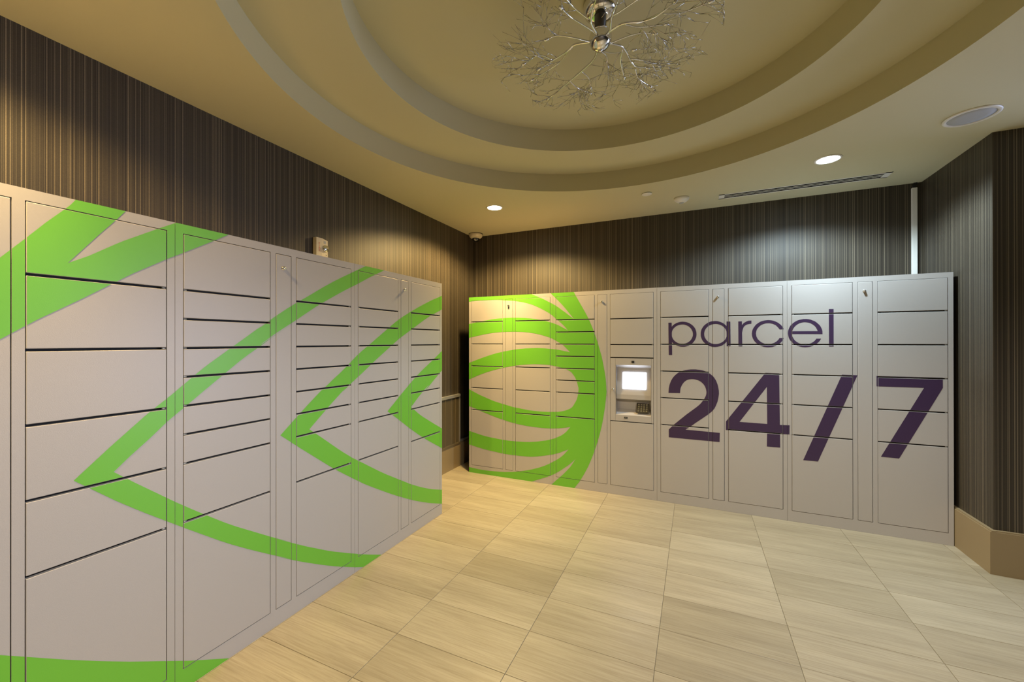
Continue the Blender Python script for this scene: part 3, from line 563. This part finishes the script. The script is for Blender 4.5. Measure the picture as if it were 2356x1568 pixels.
ARMS = {
    'a': ([(-.449, 1.95), (-.52, 1.943), (-.557, 1.959), (-.597, 1.979), (-.649, 1.999), (-.729, 2.024)], 0.0056),
    'b': ([(-.430, 2.022), (-.465, 2.08), (-.542, 2.138), (-.621, 2.184), (-.699, 2.233), (-.769, 2.283)], 0.0056),
    'c': ([(-.363, 2.0), (-.321, 2.052), (-.306, 2.11), (-.296, 2.187), (-.274, 2.235), (-.229, 2.271)], 0.0056),
    'd': ([(-.358, 1.924), (-.29, 1.899), (-.211, 1.915), (-.146, 1.904), (-.082, 1.869)], 0.0056),
    'e': ([(-.42, 1.892), (-.461, 1.818), (-.491, 1.762), (-.51, 1.694)], 0.0036),
    'f': ([(-.412, 1.899), (-.417, 1.824), (-.393, 1.761), (-.368, 1.70), (-.36, 1.60)], 0.0052),
    'g': ([(-.362, 1.999), (-.28, 1.999), (-.222, 2.014), (-.176, 2.038)], 0.0036),
    'h': ([(-.451, 1.947), (-.509, 1.884), (-.578, 1.848), (-.622, 1.839)], 0.0036),
    'i': ([(-.421, 2.029), (-.401, 2.092), (-.41, 2.185)], 0.0034),
    'o': ([(-.349, 1.914), (-.328, 1.839), (-.287, 1.761), (-.23, 1.66)], 0.0052),
}
SUBS = {'c': [[(-.319, 2.07), (-.341, 2.157), (-.343, 2.281)], [(-.281, 2.241), (-.274, 2.324), (-.226, 2.417)], [(-.296, 2.15), (-.231, 2.19), (-.171, 2.262)]],
        'd': [[(-.29, 1.901), (-.226, 1.957), (-.125, 1.993)], [(-.124, 1.917), (-.054, 1.953), (-.01, 1.96), (.054, 1.951)]],
        'a': [[(-.557, 1.959), (-.62, 2.03), (-.70, 2.06), (-.80, 2.10)], [(-.649, 1.999), (-.70, 1.93), (-.78, 1.94)]],
        'b': [[(-.542, 2.138), (-.52, 2.22), (-.53, 2.31)], [(-.621, 2.184), (-.60, 2.28), (-.55, 2.36)]],
        'i': [[(-.411, 2.035), (-.376, 2.077), (-.327, 2.105), (-.28, 2.12)]], 'f': [[(-.417, 1.824), (-.47, 1.73), (-.5, 1.62)]], 'o': [[(-.328, 1.839), (-.22, 1.80), (-.12, 1.74)]]}
bulb_me = MB().lathe([(0.0035, -.012), (0.0065, -.008), (0.008, 0.0), (0.0072, .008), (0.005, .014), (0.0001, .016)], n=14).mesh('bulb', 'chrome')
def smooth(pts, n=5):
    P = [Vector(p) for p in pts]; P = [2 * P[0] - P[1]] + P + [2 * P[-1] - P[-2]]; out = []
    for i in range(1, len(P) - 2):
        a, b2, c2, d2 = P[i - 1:i + 3]
        for q in range(n):
            t = q / n; out.append(.5 * ((2 * b2) + (-a + c2) * t + (2 * a - 5 * b2 + 4 * c2 - d2) * t * t + (-a + 3 * b2 - 3 * c2 + d2) * t ** 3))
    out.append(P[-2]); return out
def with_z(pts, z0, amp):
    return [(x, y, z0 + amp * (k / max(1, len(pts) - 1)) + random.uniform(-.006, .006) * (k > 0)) for k, (x, y) in enumerate(pts)]
def put_bulb(path, parent):
    dv = (path[-1] - path[-2]).normalized(); o = link('bulb', bulb_me, parent); o.location = path[-1] + dv * .008
    o.rotation_euler = dv.to_track_quat('Z', 'Y').to_euler()
def twig(mb, p, d, L, rad, depth):
    pts = [p]; dd = d.copy(); steps = 3 if depth else 2
    for s_ in range(steps):
        dd = (dd + Vector((random.uniform(-.2, .2), random.uniform(-.2, .2), random.uniform(-.12, .12)))).normalized()
        pts.append(pts[-1] + dd * (L / steps))
    for q in pts:      # stay within the fixture's spread
        rr = math.hypot(q.x, q.y)
        if rr > .52: q.x *= .52 / rr; q.y *= .52 / rr
        q.z = min(max(q.z, hz - .07), hz + .10)
    mb.tube(pts, [rad * (1 - .35 * i / len(pts)) for i in range(len(pts))], 4)
    if depth:
        for _ in range(random.choice((2, 2, 3))):
            q = pts[random.randint(1, len(pts) - 1)]; a = random.choice((-1, 1)) * random.uniform(.35, 1.0)
            nd = Matrix.Rotation(a, 3, 'Z') @ dd; nd.z += random.uniform(-.35, .35)
            twig(mb, q, nd.normalized(), L * random.uniform(.5, .9), rad * .72, depth - 1)
for key, (pts, rad) in ARMS.items():
    amp = random.uniform(-.015, .02)
    path = smooth([loc(p) for p in with_z(pts, ZH, amp)])
    root_p = Vector((path[0].x * .5, path[0].y * .5, hz))
    arm = MB().tube([root_p] + path, [rad] * (len(path) // 2 + 1) + [rad * .72] * (len(path) - len(path) // 2), 8).obj('branch', 'chrome', r)
    put_bulb(path, arm)
    tm = MB(); paths = [path[len(path) // 4:]]
    for sp in SUBS.get(key, []):
        sp3 = smooth([loc(p) for p in with_z(sp, ZH, random.uniform(-.01, .02))])
        arm2 = MB().tube(sp3, rad * .6, 6).obj('side_branch', 'chrome', arm); put_bulb(sp3, arm); paths.append(sp3)
    for pa in paths:
        for _ in range(5 if rad > .004 else 3):
            q = random.randint(len(pa) // 3, len(pa) - 1); p = pa[q]
            dv = Vector((p.x, p.y, 0)).normalized(); a = random.uniform(-1.15, 1.15)
            nd = Matrix.Rotation(a, 3, 'Z') @ dv; nd.z = random.uniform(-.3, .35)
            twig(tm, p.copy(), nd.normalized(), random.uniform(.09, .19), .0021, 2)
    o = tm.obj('twigs', 'steel', arm, fix=False); o['kind'] = 'stuff'
